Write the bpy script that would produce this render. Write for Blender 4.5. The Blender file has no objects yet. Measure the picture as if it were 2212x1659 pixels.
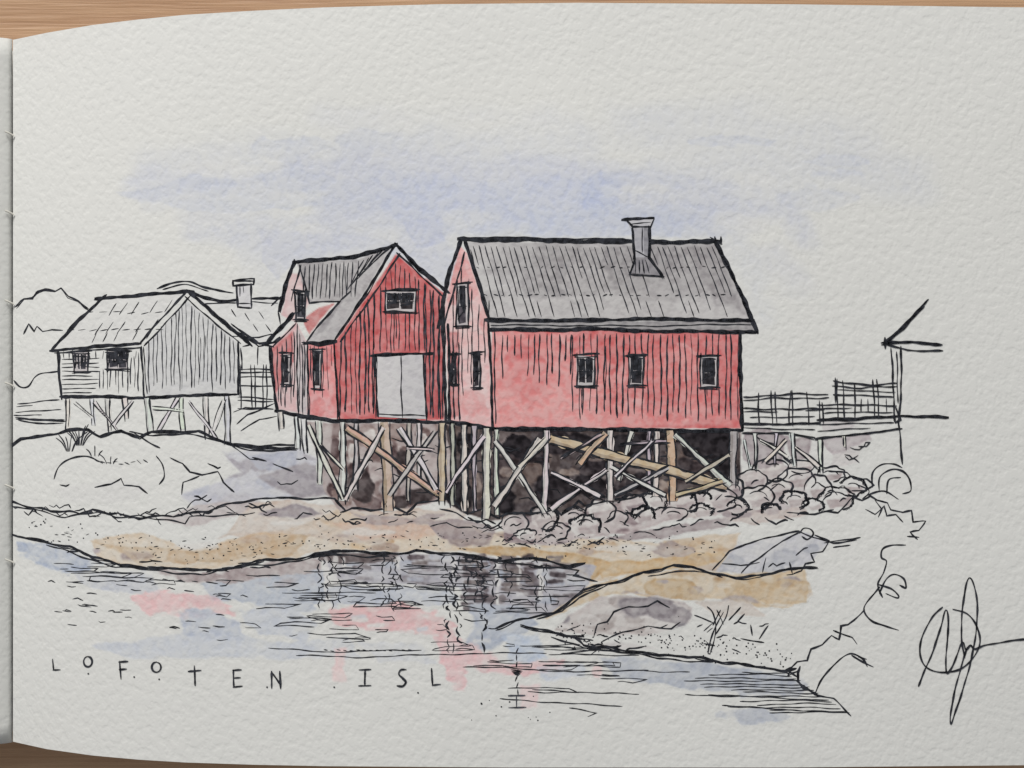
import bpy, numpy as np, math, random
rng=np.random.RandomState(7); random.seed(7)
SC=bpy.context.scene; COL=SC.collection
# ---------------------------------------------------------------- page surface (page units = 0.095 mm)
F=2949.; CX=1106.; CY=829.5; ZC=0.316
kx=np.array([-120,28,60,100,150,200,300,400,550,700,950,1250,1700,2212,2400.])
kd=np.array([36,22.5,20,17,14,11.6,8.2,6,4.2,3,1.3,.3,0,.5,1.0])*1e-3
_fx=np.arange(-300,2700,4.); _fd=np.interp(_fx,kx,kd)
_k=np.hanning(23); _k/=_k.sum(); _fd=np.convolve(np.pad(_fd,11,mode='edge'),_k,mode='valid')
def vnoise(x,y,seed,L):
    r=np.random.RandomState(seed); G=r.rand(257,257)
    x=np.asarray(x)/L+40.3; y=np.asarray(y)/L+37.7
    xi=np.floor(x).astype(int); yi=np.floor(y).astype(int); fx=x-xi; fy=y-yi
    fx=fx*fx*(3-2*fx); fy=fy*fy*(3-2*fy); xi%=256; yi%=256
    return (G[yi,xi]*(1-fx)+G[yi,xi+1]*fx)*(1-fy)+(G[yi+1,xi]*(1-fx)+G[yi+1,xi+1]*fx)*fy
def fbm(x,y,seed,L,o=3):
    s=0;a=1;t=0
    for i in range(o):
        s=s+a*vnoise(x,y,seed+i,L/2**i); t+=a; a*=.55
    return s/t-.5
def Dist(px,py):
    return .28+np.interp(px,_fx,_fd)+.0008*(vnoise(px,py,91,420)-.5)*np.clip((px-28)/300,0,1)
def P3(px,py,off=0.):
    px=np.asarray(px,float); py=np.asarray(py,float)
    D=Dist(px,py)
    return np.stack([(px-CX)*D/F,(CY-py)*D/F,ZC-D+off],-1)
def Ttop(px): return np.interp(px,[28,100,200,300,400,550,700,950,1250,1700,2212,2400],[86,71,54,42,32,23,16,9,6,9,16,20])
def Tbot(px): return np.interp(px,[28,100,200,300,400,550,700,1100,1700,2212,2400],[1602,1618,1632,1641,1647,1652,1655,1658,1658,1653,1650])
# ---------------------------------------------------------------- colour raster of the washes
STEP=2.75
gx=np.arange(28,2335,STEP); gy=np.arange(0,1662,STEP)
GX,GY=np.meshgrid(gx,gy); NY,NX=GX.shape
def lin(c):
    c=np.array(c,float)/255.; return np.where(c<=.04045,c/12.92,((c+.055)/1.055)**2.4)
PAPERD=lin((207,208,203)); PAPER=np.array([.805,.80,.77])
def alb(c): return PAPER*lin(c)/PAPERD
RC=np.ones((NY,NX,3))
OWN=np.zeros((NY,NX),int)
PARTS=[]
class Part:
    def __init__(s,name,parent=None,label=None,group=None):
        s.name=name;s.parent=parent;s.label=label;s.group=group;s.V=[];s.C=[];s.F=[];s.M=[];s.n=0
        PARTS.append(s); s.id=len(PARTS)
CUR=None
def use(p):
    global CUR; CUR=p; return p
def new(name,parent=None,label=None,group=None): return use(Part(name,parent,label,group))
def seg_d(X,Y,a,b):
    ax,ay=a;bx,by=b; vx,vy=bx-ax,by-ay; L=vx*vx+vy*vy+1e-9
    t=np.clip(((X-ax)*vx+(Y-ay)*vy)/L,0,1); return np.hypot(X-ax-t*vx,Y-ay-t*vy)
def insd(pts,X,Y):
    d=np.full(X.shape,1e9); ins=np.zeros(X.shape,bool)
    for a,b in zip(pts,pts[1:]+pts[:1]):
        d=np.minimum(d,seg_d(X,Y,a,b))
        c=((a[1]>Y)!=(b[1]>Y)); xx=(b[0]-a[0])*(Y-a[1])/((b[1]-a[1]) or 1e-9)+a[0]
        ins^=(c&(X<xx))
    return np.where(ins,d,-d)
def wash(pts,rgb,s=1.,warp=5.,L=45.,soft=4.,edge=.22,mott=.3,w=None,own=True,clip=None,sat=.84,sy=1.):
    pts=[tuple(map(float,p)) for p in pts]; m=warp*1.2+soft+(w or 0)+6
    xs=[p[0] for p in pts]; ys=[p[1] for p in pts]
    i0=max(0,int((min(xs)-m-28)/STEP)); i1=min(NX,int((max(xs)+m-28)/STEP)+2)
    j0=max(0,int((min(ys)-m)/STEP)); j1=min(NY,int((max(ys)+m)/STEP)+2)
    if i1<=i0 or j1<=j0: return
    X=GX[j0:j1,i0:i1]; Y=GY[j0:j1,i0:i1]; sd_=random.randrange(10000)
    if w is not None:
        d=np.full(X.shape,1e9)
        for a,b in zip(pts[:-1],pts[1:]): d=np.minimum(d,seg_d(X,Y,a,b))
        sd=w-d
    else: sd=insd(pts,X,Y)
    sd=sd+fbm(X,Y*sy,sd_,L,4)*2*warp
    mk=np.clip(sd/soft+.5,0,1); mk=mk*mk*(3-2*mk)
    if clip is not None:
        cm=np.clip((insd([tuple(map(float,p)) for p in clip],X,Y)+fbm(X,Y,sd_+9,30,2)*4)/3+.5,0,1); mk=mk*cm
    st=s*(1+mott*2.4*fbm(X,Y*sy,sd_+50,L*2.2,4)+mott*1.0*fbm(X,Y,sd_+70,14,2))
    st=np.clip(st,0,1.0)+edge*1.35*s*np.exp(-((sd-3)/4.)**2)
    T=lin(rgb)/PAPERD; lum=float(T@np.array([.3,.5,.2])); T=lum+(T-lum)*sat
    k=(mk*np.clip(st,0,1.2))[...,None]
    old=RC[j0:j1,i0:i1]
    RC[j0:j1,i0:i1]=np.power(old,1-np.minimum(k,1))*np.power(T,k)     # settles towards the wash colour instead of stacking up
    if own and CUR is not None:
        O=OWN[j0:j1,i0:i1]; O[mk>.04]=CUR.id
def blob(cx,cy,rx,ry,n=14,ir=0.): return [(cx+rx*(1+random.uniform(-ir,ir))*math.cos(t*2*math.pi/n),cy+ry*(1+random.uniform(-ir,ir))*math.sin(t*2*math.pi/n)) for t in range(n)]
def vari(clip,cols,n,r0,r1,s=.4,flat=.6,edge=.35):
    xs=[p[0] for p in clip]; ys=[p[1] for p in clip]
    for i in range(n):
        r=random.uniform(r0,r1); x=random.uniform(min(xs),max(xs)); y=random.uniform(min(ys),max(ys))
        wash(blob(x,y,r,r*flat),random.choice(cols),s*random.uniform(.6,1.4),r*.35,r*1.1,random.uniform(3,10),edge,.4,clip=clip)
# ---------------------------------------------------------------- pen strokes and flat fills lying on the paper
OFF=[2.5e-5]; WS=1.08; DI=6e-9; DF=4e-7
INK=np.array([.016,.017,.021])
def subdiv(P,step=6.):
    out=[P[0]]
    for a,b in zip(P[:-1],P[1:]):
        n=max(1,int(math.ceil(math.hypot(b[0]-a[0],b[1]-a[1])/step)))
        for i in range(1,n+1): out.append((a[0]+(b[0]-a[0])*i/n,a[1]+(b[1]-a[1])*i/n))
    return out
def catmull(P,n=7):
    P=[P[0]]+list(P)+[P[-1]]; o=[]
    for i in range(1,len(P)-2):
        p0,p1,p2,p3=[np.array(P[i+k],float) for k in(-1,0,1,2)]
        for t in np.arange(n)/n:
            o.append(tuple(.5*(2*p1+(p2-p0)*t+(2*p0-5*p1+4*p2-p3)*t*t+(3*p1-p0-3*p2+p3)*t**3)))
    o.append(tuple(P[-2])); return o
def ribbon(pts,w,wob,col,mat,taper=True,off=None):
    P=np.array(subdiv([tuple(p) for p in pts]),float)
    keep=[0]+[i for i in range(1,len(P)) if np.hypot(*(P[i]-P[i-1]))>.4]
    P=P[keep]; n=len(P)
    if n<2: return
    T=np.gradient(P,axis=0); T/=np.hypot(T[:,0],T[:,1])[:,None]+1e-9
    N=np.stack([-T[:,1],T[:,0]],1)
    s=np.concatenate([[0],np.cumsum(np.hypot(*np.diff(P,axis=0).T))])
    f=np.random.RandomState(random.randrange(10**6)).rand(6)*6.28
    P=P+N*(wob*(.7*np.sin(s/31+f[0])+.45*np.sin(s/11+f[1])))[:,None]
    ww=w*(1+.22*np.sin(s/17+f[2])+.2*np.sin(s/5+f[3]))
    if taper:
        ww=ww*np.clip(.4+np.minimum(s,s[-1]-s)/(w*2.2),0,1)
        P[0]-=T[0]*w*.3; P[-1]+=T[-1]*w*.3
    A=P+N*ww[:,None]/2; B=P-N*ww[:,None]/2
    o=OFF[0] if off is None else off
    V=np.concatenate([P3(A[:,0],A[:,1],o),P3(B[:,0],B[:,1],o)])
    p=CUR; i=np.arange(n-1)+p.n
    q=np.stack([i,i+1,i+1+n,i+n],1)
    p.F+= [list(map(int,r)) for r in q]; p.M+=[mat]*(n-1)
    p.V.append(V); c=np.ones((2*n,3))*col
    p.C.append(c); p.n+=2*n
def ink(pts,w=3.6,wob=1.1,sm=False,dbl=False,g=1.):
    if sm: pts=catmull(pts)
    OFF[0]+=DI
    ribbon(pts,w*WS,wob*1.25,INK*g,1)
    if dbl:
        for k in range(2):
            q=[(x+random.uniform(-3,3),y+random.uniform(-1,3.4)) for x,y in pts]
            OFF[0]+=DI; ribbon(q,w*.55,wob*1.6,INK*g,1)
def squig(x,y,n,dx,amp,w=2.6,sm=False,drift=0.):
    pts=[(x,y)]
    for k in range(n): x+=random.uniform(.3,1.)*dx; y+=random.uniform(-amp,amp)+drift; pts.append((x,y))
    ink(pts,w*random.uniform(.75,1.3),1.5,sm)
def fill(poly,rgb):
    OFF[0]+=DF; a=np.array(poly,float); p=CUR          # a quad, laid as a fine sheet that follows the page
    nu=max(1,int(np.hypot(*(a[1]-a[0]))/8)); nv=max(1,int(np.hypot(*(a[3]-a[0]))/8))
    U,Vv=np.meshgrid(np.linspace(0,1,nu+1),np.linspace(0,1,nv+1))
    G=(a[0]*((1-U)*(1-Vv))[...,None]+a[1]*(U*(1-Vv))[...,None]+a[2]*(U*Vv)[...,None]+a[3]*((1-U)*Vv)[...,None]).reshape(-1,2)
    p.V.append(P3(G[:,0],G[:,1],OFF[0])); p.C.append(np.ones((len(G),3))*alb(rgb))
    for j in range(nv):
        for i in range(nu):
            k=p.n+j*(nu+1)+i; p.F.append([k,k+nu+1,k+nu+2,k+1]); p.M.append(0)
    p.n+=len(G); OFF[0]+=DF*.5
def dot(x,y,r=3):
    OFF[0]+=DI; p=CUR; n=7
    t=-np.arange(n)/n*6.283
    p.V.append(P3(x+r*np.cos(t),y+r*np.sin(t)*.9,OFF[0]+4e-6)); p.C.append(np.ones((n,3))*INK)
    p.F.append(list(range(p.n,p.n+n))); p.M.append(1); p.n+=n
def beam(parent,a,b,w,rgb=(206,204,198),name='stilt',lw=2.9):
    p=new(name,parent); w=w*random.uniform(.9,1.12)
    a=(a[0]+random.uniform(-2,2),a[1]); b=(b[0]+random.uniform(-4,4),b[1]+random.uniform(-4,4))
    OFF[0]+=DF; ribbon([a,b],w,.6,alb(tuple(c+random.uniform(-8,6) for c in rgb)),0,taper=False)
    dx,dy=b[0]-a[0],b[1]-a[1]; L=math.hypot(dx,dy); nx,ny=-dy/L*w/2,dx/L*w/2
    if w>=9:
        OFF[0]+=DF*.5; ribbon([(a[0]+nx*.55,a[1]+ny*.55),(b[0]+nx*.5,b[1]+ny*.5)],w*.3,.8,alb(tuple(c*.84 for c in rgb)),0,taper=False)
    OFF[0]+=DF*.5
    for s in(-1,1):
        e=random.uniform(-4,9)
        ink([(a[0]+s*nx+random.uniform(-1.5,1.5),a[1]+s*ny),(b[0]+s*nx+dx/L*e+random.uniform(-2,2),b[1]+s*ny+dy/L*e)],lw*random.uniform(.75,1.4),1.5)
    return p
def planks(x0,x1,step,top,bot,w=2.8,slant=0.,jit=2.5,rag=0):
    x=x0
    while x<x1:
        a=top(x); b=bot(x)-random.random()*rag
        ink([(x+random.uniform(-1,1),a+random.uniform(0,5)),(x+slant*(b-a)+random.uniform(-2,2),b)],w*random.uniform(.5,1.1),1.3,g=1.3)
        if random.random()<.12: ink([(x+3,a+(b-a)*random.random()*.5),(x+3,b-(b-a)*random.random()*.3)],w*.6,1.2,g=1.3)
        x+=step+random.uniform(-jit,jit)
def lp(x,*P): return float(np.interp(x,[p[0] for p in P],[p[1] for p in P]))
def window(parent,x0,y0,x1,y1,label=None,cols=2,dark=(30,28,32),fr=5,sl=0):
    p=new('window',parent,label)
    fill([(x0+random.uniform(-2,2),y0),(x1,y0+sl+random.uniform(-2,2)),(x1+random.uniform(-2,2),y1+sl),(x0,y1+random.uniform(-2,2))],(182,177,176))
    wd=(x1-x0-2*fr-(cols-1)*4)/cols
    for c in range(cols):
        a=x0+fr+c*(wd+4); hs=(y1-y0-2*fr); r_=lambda:random.uniform(-2,2)
        fill([(a+r_()*.6,y0+fr+r_()),(a+wd+r_()*.6,y0+fr+r_()),(a+wd+r_()*.6,y0+fr+hs*.5+r_()),(a,y0+fr+hs*.48+r_())],dark)
        fill([(a,y0+fr+hs*.54+r_()),(a+wd,y0+fr+hs*.56+r_()),(a+wd+r_()*.6,y1-fr+r_()),(a+r_()*.6,y1-fr+r_())],tuple(d+16 for d in dark))
        n=max(1,int(wd/4))
        for k in range(n):
            xx=a+wd*(k+.5)/n; ink([(xx+r_(),y0+fr+1),(xx+r_(),y0+hs*random.uniform(.6,1.0))],4.2,1)
        ink([(a-2,y0+fr+2),(a+wd+2,y0+fr+r_()+3)],4,1); ink([(a-2,y0+hs*.55+fr),(a+wd+2,y0+hs*.55+fr+r_())],2.6,1)
        ink([(a-2,y1-fr-8),(a+wd,y0+hs*.6+fr)],3.2,1); ink([(a-2,y0+fr),(a-1,y1-fr)],2.6,1.2)
    ink([(x0-8,y0-1+random.uniform(-2,2)),(x1+8,y0+sl-2+random.uniform(-2,2))],4.6,1.4); ink([(x0-5,y0+2),(x1+4,y0+2)],2.8,1.4)
    ink([(x0-5,y1+1),(x1+6,y1+sl+2)],3.8,1.3); ink([(x0-2,y1+4),(x1+3,y1+5)],2.4,1.2)
    ink([(x0,y0-5),(x0+1,y1+6)],3.4,1.3); ink([(x1,y0-4),(x1-1,y1+5)],3.8,1.3)
    return p

# ================================================================= THE DRAWING
# ---- sky
new('painted_sky',None,'pale lavender blue watercolour wash above the red houses')
def sky(pts,rgb,s,w,soft=50,warp=38,edge=.0): wash(pts,rgb,s,warp,120,soft,edge,.8,w=w,sy=2.0,sat=.72)
A_=(191,195,205); B_=(184,190,205); C_=(198,201,204)
sky([(700,260),(1000,250),(1250,260)],(202,204,205),.5,20,60); sky([(1350,280),(1600,265),(1880,310)],C_,.55,44,70); sky([(1450,380),(1750,370),(1980,380)],C_,.55,42,70)
sky([(330,350),(560,330),(1000,320),(1250,330)],C_,.7,34,60)
sky([(320,400),(520,400),(720,430),(900,440)],A_,.75,36,44); sky([(640,380),(900,370),(1150,370),(1400,400)],A_,.75,44,54); sky([(720,450),(1000,440),(1300,440),(1560,460)],A_,.8,50,54)
sky([(430,480),(620,510),(800,530),(960,570)],A_,.65,38,50); sky([(540,550),(580,600),(610,640)],C_,.7,34,44); sky([(900,500),(960,590)],A_,.65,32,36)
sky([(880,480),(1000,485),(1320,480),(1540,495)],B_,.6,26,34)
sky([(1560,450),(1700,450),(1740,500)],A_,.6,36,50); sky([(1590,520),(1630,600),(1640,690)],C_,.75,32,46); sky([(1680,560),(1720,600)],(200,202,204),.5,30,40)
wash([(800,430),(900,385),(1060,400),(1180,370),(1340,385),(1320,450),(1200,490),(1000,500),(900,490)],(179,187,208),.5,30,70,30,.03,.9,sy=1.6,sat=.8)
wash([(1262,400),(1300,372),(1345,380),(1345,440),(1300,470),(1262,450)],(174,184,209),.45,14,50,8,.14,.6,sat=.8)
wash([(250,415),(312,400),(420,378),(560,400),(740,420),(740,445),(600,455),(430,462),(330,440)],(185,191,204),.45,16,60,7,.2,.6,sy=2,sat=.8)
wash([(870,480),(960,470),(960,520),(900,540)],(181,187,205),.5,10,40,5,.25,.5,sat=.8)
wash([(1140,470),(1330,440),(1480,470),(1470,512),(1150,512)],(183,190,206),.45,12,60,6,.18,.6,sy=1.5,sat=.8)
wash([(560,500),(700,505),(820,520),(640,555),(600,600),(560,570)],(187,191,203),.45,12,60,7,.2,.6,sy=1.5,sat=.8)
for i in range(20): wash(blob(random.uniform(450,1850),random.uniform(290,480),random.uniform(40,130),random.uniform(9,26)),(184,190,204),.3,18,44,random.uniform(4,14),.25,.8,sy=1.8,sat=.8)
for i in range(16): wash(blob(random.uniform(400,1700),random.uniform(330,500),random.uniform(26,80),random.uniform(8,20)),(206,207,204),.5,16,40,random.uniform(8,22),.0,.6,sy=1.6)

# ---- far hills and left edge scribbles
p=new('drawn_hill',None,'jagged ink line of a hill at the left edge of the page')
ink([(32,663),(45,650),(52,646),(70,644),(82,630),(98,626),(120,630),(132,622),(148,640),(170,650),(190,668)],3.4,dbl=True)
ink([(52,722),(62,700),(74,718),(80,706),(92,716),(112,711),(135,713)],3); ink([(30,822),(44,834),(60,833),(75,815),(92,806),(128,803)],3,1.5,True)
ink([(38,872),(85,868),(128,864)],2.6); ink([(34,903),(140,909)],4,dbl=True); ink([(40,909),(100,915),(136,913)],3); ink([(30,896),(90,897)],2.5); ink([(36,880),(70,876)],2.2); ink([(34,890),(132,886)],2.2)
p=new('drawn_hill',None,'low ink curve of a hill behind the uncoloured house ridge')
ink([(340,624),(370,611),(410,608),(440,620),(470,628),(503,633)],4,1,True); ink([(352,626),(400,615),(450,628)],2.6,1,True)
# ---- back house with chimney
bh=new('drawn_house',None,'uncoloured ink house in the gap, mostly hidden, with a small chimney')
wash([(420,642),(600,645),(580,735),(548,738)],(203,204,202),.6,3,40,6,.1)
ink([(543,645),(606,643)],5,1,dbl=True); ink([(410,630),(440,642),(475,650),(514,647)],4.4,1,dbl=True); ink([(442,656),(512,653)],2.6)
ink([(442,656),(500,712),(552,742),(590,741),(604,728)],4.6); ink([(500,700),(560,744),(600,738)],4,1,dbl=True); ink([(500,726),(560,728),(590,722)],2.4)
ink([(545,652),(600,654)],2.4); ink([(586,660),(606,640)],2.8)
for x,y in((500,668),(530,676),(560,672),(548,700),(575,700)): ink([(x,y),(x+10,y+16)],2)
ink([(520,752),(522,800)],2.6); ink([(556,748),(556,788)],2.6); ink([(582,748),(584,800)],2.6)
new('chimney',bh)
fill([(512,614),(543,613),(543,664),(514,664)],(196,196,196))
ink([(503,606),(548,603),(547,614),(504,617),(503,606)],4.4); ink([(506,609),(546,607)],3.4); ink([(511,616),(514,664)],4); ink([(541,613),(543,664)],4.2); ink([(513,662),(543,665)],3.4); ink([(518,618),(519,640)],2.4); ink([(524,618),(525,632)],2.4); ink([(514,656),(542,657)],2.2)
f=new('drawn_fence',None,'small ink fence between the uncoloured house and the red houses')
for y in(800,806,812,833,860,866,882): ink([(514,y+random.uniform(-3,3)),(590,y+random.uniform(-3,3))],2.6)
for x in(520,543,550,568,575): ink([(x,788),(x+1,884)],2.6)
ink([(512,916),(535,895),(560,885),(592,872)],3); ink([(505,890),(530,880),(590,885)],2.4); ink([(520,930),(560,905),(598,900)],2.4)
# ---- left uncoloured house
h=new('drawn_house',None,'uncoloured ink house on thin stilts at the left of the page')
ink([(130,856),(220,857),(310,859),(400,855),(512,851)],6.2,.8,dbl=True)
ink([(125,758),(128,800),(134,862)],5.4,dbl=True); ink([(515,737),(514,852)],4,dbl=True); ink([(304,748),(312,858)],3.6,dbl=True); ink([(311,750),(317,850)],2.2)
new('roof',h)
wash([(225,640),(402,632),(303,742),(116,752)],(203,203,200),.6,3,40,6,.1)
ink([(206,645),(300,637),(418,629)],6.4,.8,dbl=True); ink([(228,637),(165,697),(112,755)],6,.9,dbl=True)
ink([(108,757),(200,749),(304,742)],5.6,dbl=True); ink([(118,762),(210,756),(306,750)],3.4)
ink([(402,630),(350,686),(302,743)],4.2); ink([(412,640),(360,694),(312,748)],3)
ink([(404,627),(470,684),(542,746)],7,.8,dbl=True); ink([(400,640),(465,700),(520,742)],3)
ink([(542,744),(525,747)],4)
for x,y in((252,648),(275,646),(300,645),(340,642),(372,640)):
    ink([(x,y+8),(x-16,y+34)],1.8); ink([(x-30,y+50),(x-46,y+76)],1.8); ink([(x-44,y+72),(x-54,y+92)],1.8)
for a in range(145,345,24): ink([(a,713+random.uniform(-2,2)),(a+15,711)],1.9)
for a in range(185,360,30): ink([(a,676+random.uniform(-2,2)),(a+16,674)],1.7)
new('wall',h)
wash([(314,750),(402,648),(512,740),(512,850),(316,856)],(190,191,191),.75,2,40,4,.1)
planks(322,510,9,lambda x:lp(x,(300,752),(402,645),(515,738))+4,lambda x:848,2.3,rag=26,jit=1.6)
for y in range(776,852,9): ink([(134,y),(208+random.uniform(-12,10),y-1)],2.1)
planks(214,302,8.5,lambda x:lp(x,(222,798),(300,760)),lambda x:850,2.2,rag=24,jit=1.5); planks(136,304,15,lambda x:757,lambda x:775,2)
window(h,158,762,190,801,'left of the two small ink windows',2,(46,46,52),4); window(h,232,758,276,797,'right of the two small ink windows',2,(46,46,52),4)
for a,b,w in(((147,862),(149,925),9),((200,862),(202,915),8),((232,862),(236,930),10),((270,860),(271,905),7),((318,860),(322,935),10),((392,860),(394,930),8),((445,858),(448,940),9),((490,856),(492,950),10)): beam(h,a,b,w,(205,206,202),lw=2.5)
for a,b in(((205,868),(248,925)),((285,866),(248,920)),((340,930),(384,866)),((408,868),(470,945)),((460,930),(484,866)),((330,880),(400,884)),((160,870),(196,905))): beam(h,a,b,6,(205,206,202),'brace',2.1)
# ---- left mound
m=new('painted_rock',None,'large rounded rock at the left with cracks and grey shading')
MC=[(480,975),(560,968),(650,975),(700,1000),(715,1060),(640,1075),(560,1080),(430,1100),(390,1070),(470,1040),(520,1020)]
wash(MC,(186,187,194),.8,16,60,12,.12,.5)
vari(MC,[(174,178,190),(162,158,164),(182,180,184)],20,20,56,.5,.5)
wash([(520,980),(640,975),(640,1010),(560,1015)],(168,173,186),.6,9,50,6)
wash([(560,1030),(660,1000),(720,1010),(726,1070),(640,1078)],(152,146,150),.7,9,50,8)
wash([(345,1120),(430,1090),(560,1085),(520,1110),(400,1140)],(184,176,174),.8,8,45,5)
wash([(110,1060),(240,1040),(330,1050),(300,1080),(160,1085)],(201,201,198),.6,10,50,12,.1)
ink([(22,964),(45,948),(80,940),(120,938),(150,928),(190,930),(215,942),(262,929),(285,938),(300,945),(330,932),(380,934),(430,930),(462,945),(505,962),(560,968),(642,966)],5,1.5,dbl=True)
ink([(280,934),(330,940),(400,936),(470,952),(540,972),(640,974)],3.2,1.5); ink([(500,958),(560,962),(644,962)],3.6,1.5)
ink([(290,935),(320,955),(345,968)],3,1,True); ink([(118,1035),(128,1008),(150,992),(190,985),(222,1000)],3,1,True)
ink([(205,1052),(240,1045),(262,1032),(268,1048),(300,1052),(318,1066)],3); ink([(338,985),(352,1005),(356,1030),(344,1046)],3,1,True)
ink([(368,988),(395,1000),(410,1020),(436,1026),(470,1020),(482,1042),(506,1062)],3.2,1.2); ink([(394,1068),(396,1042),(430,1028)],3)
ink([(545,988),(575,996)],3); ink([(590,1002),(632,1020)],3); ink([(500,962),(540,990),(560,992)],2.4)
squig(420,1072,4,14,7,2.4); squig(130,1046,3,10,6,2.2); squig(600,1040,4,14,8,2.4); squig(640,990,3,12,8,2.4); squig(450,1000,3,12,8,2.2)
for i in range(9): ink([(205+i*13,998+random.uniform(-6,4)),(214+i*13,1001+random.uniform(-5,5))],2.0)
g=new('drawn_grass',None,'ink tufts of grass on top of the left rock')
for cx,cy,n_ in((172,962,9),(150,975,6),(205,985,3),(238,1002,3)):
    for i in range(n_):
        a=-.9+1.8*i/max(1,n_-1)+random.uniform(-.1,.1); l=random.uniform(22,46)*(1 if n_>3 else .5); x=cx+a*8
        ink([(x,cy),(x+math.sin(a)*l*.4,cy-l*.6),(x+math.sin(a)*l,cy-l)],2.0,.6,True)
# ---- shore
s=new('painted_shore',None,'tan and brown band of sandy shore below the stilts')
SH=[(190,1165),(300,1150),(420,1185),(520,1160),(640,1140),(730,1100),(820,1120),(1000,1125),(1060,1150),(1260,1165),(1420,1170),(1600,1150),(1560,1235),(1440,1222),(1262,1262),(1240,1215),(1000,1192),(850,1190),(700,1188),(480,1228),(330,1228),(210,1206)]
wash(SH,(203,190,170),.8,12,50,4,.3,.6)
vari(SH,[(190,166,136),(202,182,152),(174,156,142),(204,196,182),(160,146,142),(178,170,172)],64,16,50,.65,.35,.55)
wash([(540,1090),(640,1078),(740,1100),(900,1100),(1010,1098),(990,1140),(860,1165),(700,1170),(600,1150),(470,1165)],(194,178,164),.6,12,50,4,.35,.6)
wash([(470,1175),(560,1150),(650,1155),(600,1185),(500,1200)],(196,170,138),.6,9,40,4,.4,.5)
wash([(720,1130),(860,1120),(980,1140),(900,1165),(780,1165)],(204,168,146),.45,8,40,6)
wash([(760,1108),(860,1118),(960,1112),(900,1135),(790,1132)],(158,146,146),.55,8,36,4,.3)
wash([(990,1185),(1100,1180),(1240,1195),(1330,1215),(1280,1255),(1240,1230),(1100,1205)],(184,152,106),.7,7,40,4,.3,.6)
wash([(1280,1215),(1440,1205),(1560,1190),(1590,1215),(1470,1225),(1300,1250)],(196,168,126),.65,7,40,4,.4,.6)
wash([(200,1170),(300,1180),(420,1195),(560,1170),(680,1150),(640,1185),(480,1215),(300,1215)],(190,168,138),.5,9,45,4,.4,.6)
wash([(640,1085),(700,1110),(640,1120),(560,1110)],(146,138,143),.7,7,30,4)
wash([(920,1130),(1010,1120),(1070,1140),(1060,1165),(960,1165)],(156,143,143),.7,7,30,4)
for c in((800,1150,60,8),(420,1180,50,7),(1350,1185,70,8),(1150,1172,50,6),(620,1130,40,7)): wash(blob(*c),(207,205,199),.7,8,36,5,.0)
ink([(22,1083),(60,1092),(90,1097),(110,1104),(150,1106),(172,1112),(200,1100),(235,1110),(255,1105),(300,1122),(330,1115),(375,1118),(400,1108),(450,1103),(470,1092),(520,1086),(560,1080),(600,1073),(680,1077),(722,1078),(745,1104)],4,2.2)
ink([(25,1098),(70,1098),(140,1116),(210,1108),(250,1118),(300,1112),(360,1124),(400,1132),(410,1118),(470,1112),(550,1108)],2.6,2.4)
for x0 in range(30,560,19): squig(x0+random.uniform(-6,6),lp(x0,(22,1090),(300,1114),(540,1092))+random.uniform(-6,12),random.choice((3,4,6)),11,8,2.4)
for i in range(26):
    x=random.uniform(560,1330); squig(x,lp(x,(560,1112),(900,1118),(1100,1165),(1330,1172))+random.uniform(-16,16),random.choice((2,3,5)),12,7,2.2,random.random()<.5)
for i in range(310):
    t=random.random(); x=60+t*1500; y=lp(x,(60,1140),(400,1195),(700,1165),(1000,1165),(1560,1180))+random.gauss(0,13)
    if random.random()<.62: dot(x,y,random.uniform(1.0,2.0))
    else: ink([(x,y),(x+random.uniform(4,9),y+random.uniform(-3,3))],1.8)
ink([(950,1100),(985,1110),(1010,1122),(1040,1126),(1060,1140),(1078,1130)],2.8,2); ink([(930,1135),(965,1128),(990,1140),(1020,1142)],2.4,2); ink([(1010,1120),(1030,1130),(1050,1122),(1070,1132)],3.4,2)
# ---- under the houses: dark washes
u=new('painted_undercroft',None,'dark brown and black shadow among the stilts')
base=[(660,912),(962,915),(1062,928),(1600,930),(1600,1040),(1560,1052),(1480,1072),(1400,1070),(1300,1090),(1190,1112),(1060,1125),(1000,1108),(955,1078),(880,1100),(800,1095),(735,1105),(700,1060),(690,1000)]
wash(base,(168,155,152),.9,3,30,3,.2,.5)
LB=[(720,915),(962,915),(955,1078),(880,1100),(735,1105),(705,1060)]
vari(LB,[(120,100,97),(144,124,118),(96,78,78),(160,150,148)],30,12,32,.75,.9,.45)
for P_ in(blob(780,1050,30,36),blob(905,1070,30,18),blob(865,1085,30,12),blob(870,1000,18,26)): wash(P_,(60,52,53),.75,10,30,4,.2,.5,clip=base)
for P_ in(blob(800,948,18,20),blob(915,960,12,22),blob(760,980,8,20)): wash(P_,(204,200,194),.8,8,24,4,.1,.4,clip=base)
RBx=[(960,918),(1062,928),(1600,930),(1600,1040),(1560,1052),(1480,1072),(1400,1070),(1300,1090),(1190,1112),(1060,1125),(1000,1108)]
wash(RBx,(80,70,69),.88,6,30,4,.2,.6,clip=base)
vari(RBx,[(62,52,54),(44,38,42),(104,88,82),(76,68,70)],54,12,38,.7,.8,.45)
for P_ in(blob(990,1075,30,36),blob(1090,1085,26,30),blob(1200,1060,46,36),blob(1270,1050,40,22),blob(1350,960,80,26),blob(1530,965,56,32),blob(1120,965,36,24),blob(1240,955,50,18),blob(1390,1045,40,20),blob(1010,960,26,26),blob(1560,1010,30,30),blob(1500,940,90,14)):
    wash(P_,(34,30,34),.85,12,30,4,.2,.4,clip=base)
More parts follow.
